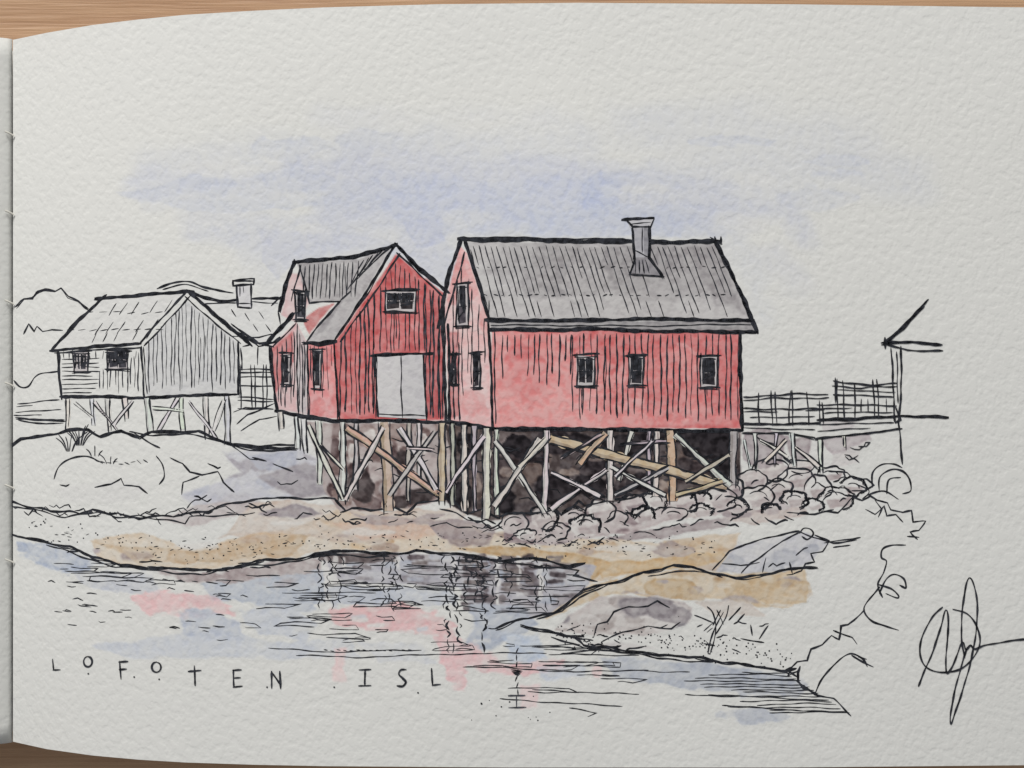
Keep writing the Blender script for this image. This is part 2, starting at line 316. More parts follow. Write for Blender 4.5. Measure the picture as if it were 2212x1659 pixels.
for P_ in(blob(1100,1020,24,14),blob(1420,1050,24,12),blob(1290,985,24,10),blob(1030,1040,12,24),blob(1230,1020,24,10),blob(1380,1000,14,10)): wash(P_,(160,142,130),.6,8,30,4,.2,.4,clip=base)
ink([(735,1104),(760,1096),(800,1104),(850,1098),(878,1106),(900,1086),(960,1076),(985,1090),(1010,1112),(1045,1100),(1080,1118)],4,2.5)
for i in range(46):
    x=random.uniform(700,1580); y=random.uniform(935,lp(x,(700,1060),(1100,1100),(1580,1030))); ink([(x,y),(x+random.uniform(8,26),y+random.uniform(-10,10)),(x+random.uniform(20,44),y+random.uniform(-8,14))],2.0,1.5)
# ---- stone bank on the right
b=new('painted_stone_bank',None,'bank of brown grey boulders right of and below the stilts')
SB=[(1080,1120),(1200,1112),(1310,1088),(1400,1072),(1500,1070),(1560,1052),(1640,1040),(1700,1060),(1740,1100),(1640,1110),(1520,1112),(1420,1135),(1300,1160),(1180,1178),(1090,1172)]
wash(SB,(184,173,171),.85,9,36,4,.3,.5)
vari(SB,[(146,130,132),(164,150,149),(132,117,120),(190,182,177)],40,12,34,.7,.55,.45)
wash([(1300,1165),(1420,1140),(1600,1115),(1560,1140),(1420,1165)],(150,137,138),.65,8,30,4)
wash([(1640,1010),(1740,1000),(1770,1050),(1760,1100),(1680,1100),(1650,1060)],(186,178,178),.8,9,30,4,.3)
wash([(1560,1120),(1700,1100),(1750,1080),(1740,1110),(1620,1135)],(192,181,174),.8,7,30,4)
for c in((1640,1090,26,8),(1690,1050,24,14),(1740,1030,26,10),(1590,1112,30,6)): wash(blob(*c),(146,133,136),.6,7,26,4,.3)
def boulder(cx,cy,rx,ry,tone=None):
    p_=new('boulder',b); n=12; a0=math.radians(random.uniform(150,200)); sp=math.radians(random.uniform(190,300))
    cx+=random.uniform(-6,6); cy+=random.uniform(-5,5); kk=random.uniform(.85,1.4); rx*=kk; ry*=kk*random.uniform(.9,1.25)
    rr_=[1+random.uniform(-.13,.13) for _ in range(n+1)]
    pts=[(cx+rx*rr_[i]*math.cos(a0+sp*i/n),cy+ry*rr_[i]*math.sin(a0+sp*i/n)) for i in range(n+1)]
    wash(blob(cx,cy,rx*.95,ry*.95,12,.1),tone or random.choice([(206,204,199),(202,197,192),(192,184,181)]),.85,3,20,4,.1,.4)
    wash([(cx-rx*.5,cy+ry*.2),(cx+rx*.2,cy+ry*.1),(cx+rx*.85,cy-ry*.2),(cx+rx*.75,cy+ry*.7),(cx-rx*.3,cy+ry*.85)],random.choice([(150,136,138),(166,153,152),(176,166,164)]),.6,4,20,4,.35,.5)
    ink(pts,random.uniform(2.4,4.0),1.4,True,random.random()<.45)
    if random.random()<.5:
        k_=random.uniform(.45,.75); ink([(cx+rx*k_*math.cos(a0+.5+sp*.5*i/5),cy+ry*k_*math.sin(a0+.5+sp*.5*i/5)+3) for i in range(6)],2.0,1.2,True)
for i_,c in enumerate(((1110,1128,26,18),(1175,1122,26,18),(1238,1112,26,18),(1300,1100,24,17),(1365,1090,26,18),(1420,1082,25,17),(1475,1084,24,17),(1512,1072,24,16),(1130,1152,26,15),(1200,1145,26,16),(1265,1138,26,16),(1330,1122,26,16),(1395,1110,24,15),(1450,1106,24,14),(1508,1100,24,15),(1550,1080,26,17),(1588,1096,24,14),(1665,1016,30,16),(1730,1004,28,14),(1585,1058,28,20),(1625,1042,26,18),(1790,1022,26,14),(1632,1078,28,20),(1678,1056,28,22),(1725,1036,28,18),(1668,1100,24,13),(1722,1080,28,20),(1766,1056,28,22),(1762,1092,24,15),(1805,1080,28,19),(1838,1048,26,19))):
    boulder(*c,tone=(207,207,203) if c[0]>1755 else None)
use(b)
ink([(1080,1118),(1110,1108),(1150,1112),(1200,1096),(1212,1112),(1250,1082),(1262,1096),(1310,1082),(1345,1078),(1390,1065),(1430,1068),(1450,1082),(1500,1062),(1550,1050),(1590,1042)],4,2.4)
x=1085
while x<1760:
    y=lp(x,(1085,1176),(1300,1164),(1450,1137),(1600,1122),(1760,1110)); squig(x,y,random.choice((2,3,4,6)),13,7,2.7,random.random()<.5); x+=random.uniform(26,56)
for i in range(14):
    x=random.uniform(1090,1840); y=lp(x,(1090,1145),(1400,1108),(1650,1065),(1840,1060))+random.uniform(-24,26); squig(x,y,random.choice((2,3)),10,8,2.3,True)
# ---- right loose lines
r=new('drawn_rock',None,'loose ink scribble outlining rocks down the right side of the page')
ink([(1780,1105),(1810,1108),(1830,1090),(1842,1075),(1862,1080),(1880,1070),(1895,1080),(1918,1085),(1925,1100),(1950,1108),(1968,1104),(1972,1128),(1998,1126),(1985,1146),(1968,1150),(1982,1164)],3.2,1.5)
ink([(1870,1100),(1890,1110),(1910,1092),(1915,1115),(1935,1112),(1950,1128)],2.8)
ink([(1884,1052),(1886,1022),(1905,1004),(1930,1002),(1948,1010)],3.2,1,True); ink([(1900,1058),(1902,1030),(1925,1014),(1950,1018),(1966,1036),(1968,1060),(1950,1066)],3.4,1,True); ink([(1915,1066),(1920,1036),(1945,1030)],3.2,1,True); ink([(1872,1070),(1910,1062),(1940,1078)],3,1,True)
ink([(1790,1018),(1830,1020),(1845,1032),(1872,1034),(1888,1048),(1868,1060),(1840,1058)],3,1.4); ink([(1700,1108),(1760,1110),(1800,1100)],3); ink([(1850,1046),(1876,1060),(1862,1076)],2.8,1.4,True)
ink([(1985,1160),(1960,1158)],2.6); ink([(1956,1176),(1925,1178),(1906,1186),(1904,1204),(1916,1212),(1910,1236),(1896,1262),(1906,1290)],3.2,1,True)
ink([(1900,1282),(1912,1252),(1930,1240),(1952,1250),(1957,1270),(1944,1264)],3.4,1,True); ink([(1896,1262),(1925,1272),(1940,1290),(1914,1282)],3.2,1,True); ink([(1900,1268),(1874,1300),(1868,1320),(1884,1342),(1912,1352),(1940,1362)],3.4,1,True)
ink([(1868,1318),(1845,1340),(1832,1350),(1816,1352),(1812,1380),(1796,1372),(1776,1392),(1752,1402),(1745,1428),(1722,1430),(1702,1448),(1722,1462),(1730,1440)],3.4,1.3)
ink([(1722,1448),(1724,1470),(1735,1486),(1760,1496),(1766,1500)],4); ink([(1760,1500),(1775,1468),(1800,1436),(1835,1412),(1862,1422),(1872,1440)],3.2,1,True); ink([(1840,1416),(1886,1440)],3.6); ink([(1855,1420),(1870,1425)],5)
ink([(1800,1362),(1840,1378),(1850,1392)],2.6); ink([(1818,1352),(1812,1380)],3); ink([(1690,1452),(1712,1440),(1700,1462),(1728,1450)],3,1.5); ink([(1890,1078),(1904,1100),(1896,1116)],2.6)
# ---- right bank
k=new('painted_rock',None,'grey boulder with angular ink outline at the right of the shore')
RB=[(1545,1235),(1590,1180),(1660,1165),(1740,1150),(1790,1172),(1750,1210),(1700,1238),(1620,1240)]
wash(RB,(189,190,194),.9,6,36,4,.3,.5); vari(RB,[(168,171,178),(178,176,178),(200,200,199)],14,14,36,.6,.6)
ink([(1540,1232),(1552,1216),(1575,1190),(1610,1174),(1670,1160),(1725,1148),(1760,1160),(1800,1172),(1850,1168)],3.2,1.6); ink([(1602,1238),(1622,1215),(1650,1196),(1690,1168),(1728,1152)],3,1.5)
ink([(1760,1156),(1790,1168),(1776,1190),(1752,1196),(1760,1214),(1740,1218),(1732,1234),(1712,1242),(1700,1242)],3,1.4); ink([(1705,1215),(1710,1240)],2.8); ink([(1655,1205),(1648,1236)],2.4); ink([(1560,1218),(1600,1222),(1640,1214)],2.2)
ink([(1780,1172),(1858,1160)],2.6); ink([(1800,1182),(1836,1177)],2.6); squig(1660,1225,4,12,7,2.4); squig(1720,1200,3,10,8,2.4)
ink([(1728,1152),(1736,1142),(1750,1144),(1756,1154),(1744,1166),(1732,1160)],3,1,True)
q=new('painted_bank',None,'near river bank with ochre wash and grey stones at the lower right')
OB=[(1270,1268),(1380,1240),(1480,1226),(1600,1240),(1740,1228),(1756,1285),(1700,1312),(1600,1300),(1480,1296),(1360,1280),(1290,1290),(1220,1320),(1180,1335)]
wash(OB,(200,184,158),.88,12,50,4,.4,.6); vari(OB,[(190,168,134),(180,156,124),(178,166,154),(205,197,182),(164,154,152)],36,14,50,.65,.4,.6)
wash([(1560,1262),(1700,1250),(1745,1262),(1740,1300),(1660,1308)],(192,168,132),.55,9,40,4,.4)
G2=[(1230,1330),(1300,1290),(1420,1290),(1500,1310),(1490,1345),(1420,1370),(1290,1370),(1200,1360)]
wash(G2,(190,184,180),.85,9,40,4,.3,.5); vari(G2,[(146,140,143),(168,160,156),(128,124,130),(200,197,193)],24,13,38,.65,.5,.5)
wash([(1500,1300),(1620,1300),(1650,1330),(1560,1335)],(194,184,174),.6,9,40,5)
wash([(1240,1392),(1330,1385),(1420,1400),(1330,1405)],(196,193,190),.7,7,32,4)
ink([(1765,1226),(1740,1222),(1690,1232),(1640,1245),(1590,1248),(1540,1236),(1500,1226),(1456,1220),(1430,1232),(1390,1234),(1350,1250),(1300,1264),(1260,1275),(1235,1298),(1195,1322),(1130,1336),(1070,1358)],4,2.2,dbl=True)
ink([(1320,1258),(1290,1272),(1250,1290),(1215,1322),(1160,1338)],3,1.8); ink([(1560,1246),(1500,1234),(1440,1236),(1400,1244)],2.6,2)
ink([(1282,1376),(1292,1350),(1312,1344),(1326,1322),(1358,1310),(1400,1308),(1420,1298),(1446,1312)],3,1.6); ink([(1300,1386),(1345,1366),(1400,1352),(1450,1358),(1470,1345)],2.6,1.3)
ink([(1500,1330),(1540,1345),(1520,1362)],2.4); ink([(1600,1380),(1650,1388)],2.4)
for i in range(18): squig(random.uniform(1220,1660),random.uniform(1345,1410),random.choice((2,3)),10,6,2.0)
for i in range(190):
    x=random.uniform(1200,1720); y=lp(x,(1200,1370),(1450,1385),(1720,1425))+random.gauss(0,15); dot(x,y,random.uniform(1.1,2.2))
ink([(1125,1350),(1180,1365),(1240,1376),(1262,1392),(1310,1398),(1370,1410),(1420,1414),(1500,1418),(1560,1432),(1620,1436),(1700,1448),(1720,1446)],4.2,2.4,dbl=True)
ink([(1190,1378),(1260,1398),(1340,1408),(1420,1422),(1540,1430)],3,2)
for i in range(10): x=random.uniform(1190,1650); squig(x,lp(x,(1190,1368),(1420,1418),(1700,1450))+random.uniform(-4,8),3,18,4,2.6)
g=new('drawn_grass',None,'ink stalks of grass on the near bank at the lower right')
for a in([(1530,1412),(1538,1370),(1562,1322)],[(1534,1410),(1546,1360),(1540,1325),(1528,1310)],[(1545,1370),(1568,1335),(1574,1308)],[(1540,1350),(1556,1318)],[(1575,1340),(1600,1312)],[(1590,1345),(1608,1326)],[(1625,1372),(1622,1350)],[(1562,1348),(1548,1318)],[(1640,1380),(1660,1352)]): ink(a,2.6,.8,True)

# ---- water
w=new('painted_water',None,'water with blue grey and pink wash and horizontal pen ripples')
def ww_(p,c,s=.85,warp=14,L=30,soft=9,e=.14,m=.8): wash(p,c,s,warp,L,soft,e,m,sy=2.1)
ww_([(30,1165),(130,1185),(220,1215),(170,1240),(100,1222),(40,1195)],(164,174,190))
ww_([(330,1228),(480,1235),(690,1200),(700,1262),(560,1262),(400,1255)],(164,152,151))
ww_([(160,1235),(330,1240),(350,1285),(200,1275)],(186,190,196),.8)
ww_([(440,1262),(560,1250),(700,1235),(700,1300),(640,1330),(540,1300),(460,1300)],(178,185,194))
ww_([(290,1290),(370,1278),(480,1300),(505,1325),(400,1335),(310,1322)],(217,183,182))
ww_([(400,1290),(470,1285),(490,1310),(420,1310)],(213,174,175),.5)
ww_([(380,1325),(450,1315),(520,1350),(530,1385),(400,1385)],(178,185,196),.85)
ww_([(520,1320),(620,1310),(690,1345),(660,1385),(560,1370)],(190,195,201),.75)
ww_([(200,1395),(330,1375),(500,1370),(700,1400),(640,1425),(400,1418),(280,1425)],(190,195,201),.8,12,44,8,.1)
WD=[(685,1195),(860,1194),(1010,1200),(1160,1212),(1290,1222),(1270,1262),(1230,1300),(1180,1325),(1120,1335),(1010,1300),(990,1270),(730,1250)]
ww_(WD,(172,171,177),.95,6,40,4,.2,.5)
WDf=[tuple(map(float,p_)) for p_ in WD]
for i in range(110):
    x=random.uniform(690,1270); y=random.uniform(1198,1325); l=random.uniform(8,32)
    if insd(WDf,np.array([[x]]),np.array([[y]]))[0,0]<0: continue
    wash([(x-l,y),(x+l,y+random.uniform(-3,3))],random.choice([(122,114,116),(144,138,142),(160,168,182),(180,184,191),(106,98,101),(203,204,203)]),.6,5,20,4,.25,.4,w=random.uniform(3,9),clip=WD)
ww_([(690,1196),(860,1195),(860,1212),(740,1218),(690,1210)],(104,94,94),.7,6,26,4)
for x,y1,wd_ in((1014,1320,12),(1040,1300,9),(1104,1275,18),(1144,1265,10),(900,1225,14),(1200,1265,12)):
    y=1204
    while y<y1: wash([(x-wd_+random.uniform(-6,6),y),(x+wd_+random.uniform(-6,6),y+random.uniform(-3,3))],random.choice([(88,78,82),(72,64,68),(116,106,105)]),.7,4,16,4,.2,.4,w=random.uniform(3,6)); y+=random.uniform(9,17)
for x,y1 in((705,1300),(724,1390),(745,1260),(1075,1330),(1168,1300),(980,1280),(860,1240),(1122,1260)):
    y=1206
    while y<y1: wash([(x+random.uniform(-3,3),y),(x+random.uniform(-3,3),y+14)],(206,205,202),.85,3,14,3,.0,.3,w=random.uniform(3,6)); y+=random.uniform(14,24)
ww_([(1010,1300),(1130,1310),(1160,1350),(1060,1400),(1000,1400),(1030,1350)],(168,176,188),.8,9)
ww_([(715,1318),(850,1300),(960,1330),(1000,1385),(960,1392),(900,1365),(720,1350)],(215,176,175),.9)
ww_([(740,1325),(880,1315),(930,1345),(800,1345)],(212,166,167),.5)
for i in range(14): x=random.uniform(730,1180); y=lp(x,(730,1330),(980,1380),(1180,1440))+random.uniform(-16,16); wash([(x,y),(x+random.uniform(10,40),y)],random.choice([(207,206,202),(207,206,202),(190,194,200),(216,178,178)]),.7,5,20,5,.15,.4,w=random.uniform(3,7))
ww_([(700,1268),(860,1268),(980,1275),(990,1310),(860,1300),(720,1312)],(180,186,195),.85)
ww_([(740,1230),(860,1225),(980,1235),(990,1265),(860,1262),(740,1258)],(172,172,179),.6)
ww_([(940,1380),(1020,1385),(1080,1430),(1150,1425),(1225,1420),(1215,1450),(1090,1460),(1010,1440),(1000,1490),(970,1480)],(217,183,183))
ww_([(1090,1370),(1160,1370),(1180,1420),(1100,1430)],(180,191,205),.75)
ww_([(600,1395),(750,1380),(780,1420),(640,1425)],(192,197,203),.7); ww_([(780,1390),(900,1385),(940,1430),(820,1430)],(194,198,203),.6)
wash([(720,1400),(745,1400),(745,1470),(722,1470)],(221,192,190),.7,8,20,8,.1); wash([(1120,1480),(1165,1480),(1160,1530),(1125,1530)],(221,192,191),.7,8,20,8,.1); wash(blob(1290,1450,12,14),(221,192,190),.6,4,20,6)
ww_([(1290,1420),(1400,1425),(1560,1440),(1700,1455),(1690,1480),(1590,1495),(1420,1480),(1330,1470)],(174,180,188),.85,10,44,6,.15)
ww_([(1570,1450),(1700,1458),(1740,1480),(1720,1505),(1600,1500)],(164,170,181),.6)
ww_([(1550,1545),(1640,1530),(1710,1545),(1690,1562),(1600,1560)],(178,183,190),.8)
ww_([(1160,1440),(1260,1435),(1270,1465),(1180,1470)],(190,197,206),.75)
ink([(15,1155),(40,1160),(80,1164),(110,1172),(150,1180),(200,1205),(260,1218),(350,1228),(430,1232),(500,1226),(560,1212),(640,1208),(680,1194),(740,1190),(800,1195),(860,1194),(900,1188),(960,1198),(1010,1198),(1080,1210),(1150,1206),(1230,1222),(1262,1214)],4.2,2.2,dbl=True)
ink([(100,1178),(180,1202),(250,1224),(340,1234),(440,1240),(540,1222),(640,1212),(720,1198),(840,1202)],3,2.4)
ink([(1000,1203),(1100,1216),(1200,1225),(1250,1232),(1235,1245),(1290,1255)],3.4,2)
for i in range(16): x=random.uniform(120,1220); squig(x,lp(x,(15,1155),(200,1205),(430,1234),(680,1196),(1230,1220))+random.uniform(-4,10),3,20,4,2.4)
def scrib(x0,x1,y,n=3,dy=5,w=2.0):
    pts=[];L=x1-x0
    for i in range(n):
        a=x0+random.uniform(-.25,.35)*L; bb=x1-random.uniform(-.25,.35)*L; ym=y+i*dy+random.uniform(-1.5,1.5)
        t=[(a,ym+random.uniform(-1.5,1.5)),((a*2+bb)/3,ym+random.uniform(-2,2.5)),(bb,ym+random.uniform(-1,2.5))]
        pts+= t if i%2==0 else t[::-1]
    ink(pts,w,1,False)
for i in range(128):
    x=random.uniform(60,1260); y=random.uniform(1212,1395)
    if y<lp(x,(60,1180),(200,1222),(430,1246),(690,1205),(1290,1230)): continue
    if x>1120 and y>1330: continue
    if x<440 and y>1260: continue
    L_=random.uniform(24,120); x1_=min(x+L_,lp(y,(1212,1290),(1290,1230),(1350,1060),(1400,1150)))
    if x1_-x<15: continue
    scrib(x,x1_,y,random.choice((1,1,1,2,2,3)),random.uniform(6,11),random.uniform(1.2,2.1))
for i in range(20):
    x=random.uniform(690,1180); y=random.uniform(1204,1310); scrib(x,x+random.uniform(20,60),y,random.choice((1,2)),8,1.7)
for i in range(20):
    x=random.uniform(900,1380); y=random.uniform(1390,1500)
    if 900<x<990 and y<1495: continue
    scrib(x,x+random.uniform(40,170),y,random.choice((1,1,2)),9,1.6)
for a in([(580,1400),(700,1408),(910,1404)],[(640,1415),(760,1420),(1000,1412),(1180,1410)],[(1000,1440),(1120,1444),(1240,1452),(1400,1446)],[(1080,1510),(1180,1516),(1344,1526)],[(1150,1490),(1380,1500)],[(1480,1500),(1790,1512)],[(1560,1524),(1830,1540)],[(1230,1530),(1290,1540),(1270,1548)],[(1150,1395),(1300,1402),(1210,1412),(1380,1416)]): ink(a,2.0,1.2)
for i in range(15):
    y=1452+i*6.2; x1=1700+i*9.6; ink([(x1-random.uniform(60,260),y+random.uniform(-3,2)),(x1-40,y+random.uniform(-1,4)),(x1,y+random.uniform(0,5))],1.9,1.2)
ink([(1722,1470),(1760,1500),(1800,1510),(1838,1546)],3.2,1.4)
for x in(692,712,734,832,846,860,968,978,988,1008,1030,1044,1070,1100,1165,1180):
    y=1202; ye=(1400 if x in(968,988,1044) else 1300)
    while y<ye:
        l=random.uniform(6,20); xx=x+random.uniform(-7,7); ink([(xx,y),(xx+random.uniform(-8,8),y+l*.5),(xx+random.uniform(-6,6),y+l)],random.uniform(2.0,4.2) if 960<x<1075 else 2.2,1.2,random.random()<.5); y+=l+random.uniform(-4,7)
for y in range(1400,1500,15): ink([(1118+random.uniform(-3,3),y),(1116+random.uniform(-3,3),y+11)],3)
for i in range(5): ink([(1104+i*2,1446+i*3),(1128-i*2,1448+i*3)],2.6)
for i in range(56):
    if i<14: dot(random.uniform(1000,1200),random.uniform(1500,1560),random.uniform(1,2.2))
    else:
        xx=random.uniform(90,520); yy=random.uniform(1250,1370); ink([(xx,yy),(xx+random.uniform(3,11),yy+random.uniform(-3,3)),(xx+random.uniform(12,26),yy+2)],1.9)
for i in range(14): xx=700+i*14; ink([(xx,1404),(xx+7,1405)],2.0)

# ---- middle red house
M=new('painted_house',None,'narrower red house with steep front gable and white double door, in the middle')
mw=new('wall',M)
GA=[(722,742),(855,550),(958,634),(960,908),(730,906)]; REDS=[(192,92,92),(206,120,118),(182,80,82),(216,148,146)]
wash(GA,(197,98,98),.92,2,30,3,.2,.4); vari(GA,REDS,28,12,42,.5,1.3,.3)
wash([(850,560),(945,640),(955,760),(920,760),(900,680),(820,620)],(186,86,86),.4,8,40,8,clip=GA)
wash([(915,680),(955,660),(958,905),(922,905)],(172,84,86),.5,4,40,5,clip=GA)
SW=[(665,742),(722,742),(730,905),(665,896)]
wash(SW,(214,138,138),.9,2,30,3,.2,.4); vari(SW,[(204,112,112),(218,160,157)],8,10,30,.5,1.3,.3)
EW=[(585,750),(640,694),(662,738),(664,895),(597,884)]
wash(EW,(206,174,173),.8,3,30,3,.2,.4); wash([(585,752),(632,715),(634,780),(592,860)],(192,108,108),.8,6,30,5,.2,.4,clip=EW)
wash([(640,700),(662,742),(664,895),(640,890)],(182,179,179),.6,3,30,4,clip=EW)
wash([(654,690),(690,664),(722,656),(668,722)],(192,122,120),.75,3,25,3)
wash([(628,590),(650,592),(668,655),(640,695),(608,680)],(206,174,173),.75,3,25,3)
planks(736,808,10.5,lambda x:lp(x,(722,745),(855,560))+2,lambda x:898,3.2,rag=10)
planks(808,918,10.5,lambda x:lp(x,(722,745),(855,560),(958,640))+4,lambda x:762,3,rag=8)
planks(920,956,9,lambda x:lp(x,(855,560),(958,640))+4,lambda x:902,3.6,rag=8)
planks(600,664,9,lambda x:lp(x,(585,760),(640,705),(664,745))+4,lambda x:882,2.5,rag=30); planks(672,722,9,lambda x:746,lambda x:880,2.3,rag=110)
mr=new('roof',M)
R1=[(640,568),(775,560),(740,650),(668,656)]; R2=[(775,560),(850,530),(722,736),(662,738),(700,690),(735,650)]; GR=[(136,132,133),(166,163,162),(150,146,147),(186,184,182)]
wash(R1,(158,155,155),.93,2,25,3,.2,.4); vari(R1,GR,10,14,34,.5,.8); wash(R2,(172,169,169),.93,2,25,3,.2,.4); vari(R2,GR,11,14,34,.45,.9)
wash([(716,668),(745,640),(700,715),(676,730)],(134,130,133),.5,5,25,5,clip=R2)
planks(658,775,9.5,lambda x:lp(x,(640,572),(775,562)),lambda x:lp(x,(640,655),(745,648))-5,2.5,slant=-.06,jit=1.5,rag=6)
for i in range(7): ink([(786+i*10,562-i*5),(752+i*6,625-i*7)],2.0)
ink([(633,565),(700,560),(762,556),(800,545),(857,526)],7.4,1.2,dbl=True)
ink([(636,562),(618,618),(604,672)],7,1.2,dbl=True); ink([(650,572),(640,610),(630,650)],3); ink([(648,572),(668,655),(735,650)],3.6)
ink([(735,650),(700,690),(662,738)],4); ink([(853,528),(800,618),(724,734)],4.6,dbl=True); ink([(864,548),(790,660),(735,738)],3.4)
ink([(655,740),(690,742),(726,736)],7,1,dbl=True); ink([(736,648),(758,628)],3)
ink([(855,525),(905,580),(968,632)],8,1.1,dbl=True); ink([(857,546),(905,592),(956,638)],3.4)
ink([(636,676),(605,712),(572,743)],7,1.1,dbl=True); ink([(640,700),(590,748)],3); ink([(566,744),(590,750)],5); ink([(600,672),(604,700)],3)
use(M)
ink([(585,748),(590,820),(597,886)],6,dbl=True); ink([(595,886),(665,902),(730,908),(850,909),(965,912)],7.2,1.1,dbl=True)
ink([(664,742),(666,900)],3.2,dbl=True); ink([(722,740),(730,906)],3.8,dbl=True); ink([(641,700),(644,893)],2.8); ink([(652,744),(655,896)],2.4)
ink([(957,636),(958,700),(962,912)],4.8,dbl=True); ink([(948,640),(950,905)],2.8)
window(M,832,627,898,673,'wide window in the front gable',2,(32,28,30),6)
window(M,677,757,694,838,'tall slim window beside the front gable',1,(34,30,32),4); window(M,611,765,627,830,'slim window on the far left wall',1,(34,30,34),3)
window(M,638,630,660,690,'small upper window under the left gable',1,(50,50,56),4)
d=new('door',M,'white double door of the middle red house')
fill([(812,766),(864,765),(866,903),(816,900)],(193,192,191)); fill([(864,765),(915,764),(920,905),(866,903)],(186,185,185))
ink([(802,768),(860,765),(934,763)],5.4,dbl=True); ink([(811,766),(816,900)],3.8,dbl=True); ink([(916,764),(921,905)],3.8,dbl=True); ink([(866,768),(868,858),(870,902)],2.6); ink([(805,768),(806,880)],2.8); ink([(816,894),(920,899)],2.8)
# ---- stilts of the middle house
TAN=(190,172,148); WH=(204,202,196); GY_=(176,170,166)
for a,b_,c,ww in(((604,890),(606,930),WH,10),((640,900),(640,965),(205,206,202),10),((655,905),(657,975),(205,206,202),9),((688,910),(690,1045),WH,10),((740,912),(740,1085),WH,14),((768,915),(770,1060),GY_,8),((833,912),(836,1100),TAN,20),((882,914),(884,1080),GY_,8),((904,914),(906,1040),WH,10),((956,914),(956,1082),TAN,14)): beam(M,a,b_,ww,c)
for a,b_,c,ww in(((748,924),(946,1068),TAN,14),((745,1080),(826,926),WH,11),((862,924),(942,1054),WH,10),((738,1078),(664,920),WH,8),((840,1070),(940,930),GY_,8),((880,968),(936,970),WH,6),((690,960),(736,1010),WH,6)): beam(M,a,b_,ww,c,'brace')

# ---- right red house
R=new('painted_house',None,'large red house with long grey roof and three front windows, right of centre')
rw=new('wall',R)
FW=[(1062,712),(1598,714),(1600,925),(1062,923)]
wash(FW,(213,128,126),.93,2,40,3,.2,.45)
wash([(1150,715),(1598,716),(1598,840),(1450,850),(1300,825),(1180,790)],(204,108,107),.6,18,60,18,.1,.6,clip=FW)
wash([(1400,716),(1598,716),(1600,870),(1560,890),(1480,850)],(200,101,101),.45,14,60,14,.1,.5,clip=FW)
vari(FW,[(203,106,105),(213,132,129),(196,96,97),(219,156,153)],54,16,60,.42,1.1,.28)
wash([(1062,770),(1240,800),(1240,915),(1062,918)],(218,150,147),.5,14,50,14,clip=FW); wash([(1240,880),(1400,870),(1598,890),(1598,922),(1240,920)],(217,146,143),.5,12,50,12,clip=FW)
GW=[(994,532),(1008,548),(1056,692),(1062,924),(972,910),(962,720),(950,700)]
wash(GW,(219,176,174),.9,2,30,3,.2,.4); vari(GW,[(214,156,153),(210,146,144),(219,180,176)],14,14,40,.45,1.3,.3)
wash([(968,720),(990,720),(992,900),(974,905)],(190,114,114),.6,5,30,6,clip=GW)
planks(1085,1236,14,lambda x:720,lambda x:870-abs(x-1180)*.3,3.1,rag=90)
planks(1236,1596,13,lambda x:720,lambda x:910,3.1,rag=24,jit=3.5)
planks(980,1056,11,lambda x:lp(x,(975,640),(1000,560),(1056,700))+12,lambda x:lp(x,(975,900),(1056,780)),2.3,rag=140)
ink([(968,700),(972,910)],5.4,dbl=True); ink([(978,720),(980,905)],3); ink([(990,740),(992,908)],3); ink([(1056,694),(1060,800),(1064,924)],4.8,dbl=True); ink([(1068,716),(1070,915)],2.6)
rr=new('roof',R)
RF=[(1002,522),(1548,526),(1622,692),(1058,690)]
wash(RF,(180,178,177),.92,2,40,3,.2,.35)
wash([(1060,532),(1360,530),(1560,530),(1590,640),(1440,650),(1180,600),(1040,590)],(160,157,157),.65,16,70,18,.1,.6,clip=RF)
vari(RF,[(150,147,147),(164,161,160),(178,175,174),(140,136,138)],36,24,70,.4,.6,.28)
wash([(1480,535),(1550,530),(1610,680),(1540,640)],(146,142,143),.55,10,50,10,clip=RF); wash([(1060,645),(1300,640),(1580,660),(1615,690),(1062,688)],(187,185,183),.6,10,50,12,clip=RF)
wash([(1058,692),(1628,694),(1632,714),(1060,712)],(154,152,152),.9,1,20,2)
x=1022
while x<1545:
    y1=random.choice((572,600,632,640,668,676)); ink([(x,530+random.uniform(0,5)),(x+(y1-530)*lp(x,(1010,.27),(1548,.38)),y1)],2.0,.9,g=1.4)
    if random.random()<.3: ink([(x+(652-530)*lp(x,(1010,.27),(1548,.38)),650),(x+(684-530)*lp(x,(1010,.27),(1548,.38)),684)],1.8,.5)
    x+=random.uniform(11,16)
for yy,a0,a1 in((577,1030,1570),(637,1046,1590)):
    x=a0
    while x<a1: ink([(x,yy+random.uniform(-2,2)),(x+random.uniform(2,9),yy+random.uniform(-2,2))],2.6,.3); x+=random.uniform(13,24)
ink([(990,516),(1150,519),(1350,522),(1556,522)],8.2,1.3,dbl=True); ink([(1020,512),(1200,515),(1350,517)],3)
ink([(1546,520),(1585,600),(1634,714)],8.2,1.2,dbl=True); ink([(1004,520),(1026,590),(1056,690)],5,dbl=True); ink([(1016,540),(1052,660)],2.6)
ink([(995,516),(968,600),(946,706)],7.4,1.2,dbl=True); ink([(1004,545),(976,640),(958,712)],3.4)
ink([(1048,690),(1200,692),(1400,688),(1628,692)],6,1.2,dbl=True); ink([(1056,712),(1300,711),(1450,716),(1636,716)],7,1.2,dbl=True); ink([(1060,702),(1400,704),(1625,700)],2.2); ink([(1628,692),(1636,720)],5)
ink([(1544,512),(1548,530)],4); ink([(1556,512),(1556,528)],4); ink([(1534,512),(1560,526)],2.6)
use(R)
ink([(1600,718),(1598,800),(1604,928)],7,1.2,dbl=True); ink([(958,910),(1010,917),(1062,926),(1300,927),(1450,930),(1604,930)],7.6,1.1,dbl=True)
ch=new('chimney',R)
fill([(1368,488),(1402,488),(1404,556),(1372,560)],(162,162,166)); fill([(1390,490),(1402,488),(1404,556),(1392,558)],(136,136,140))
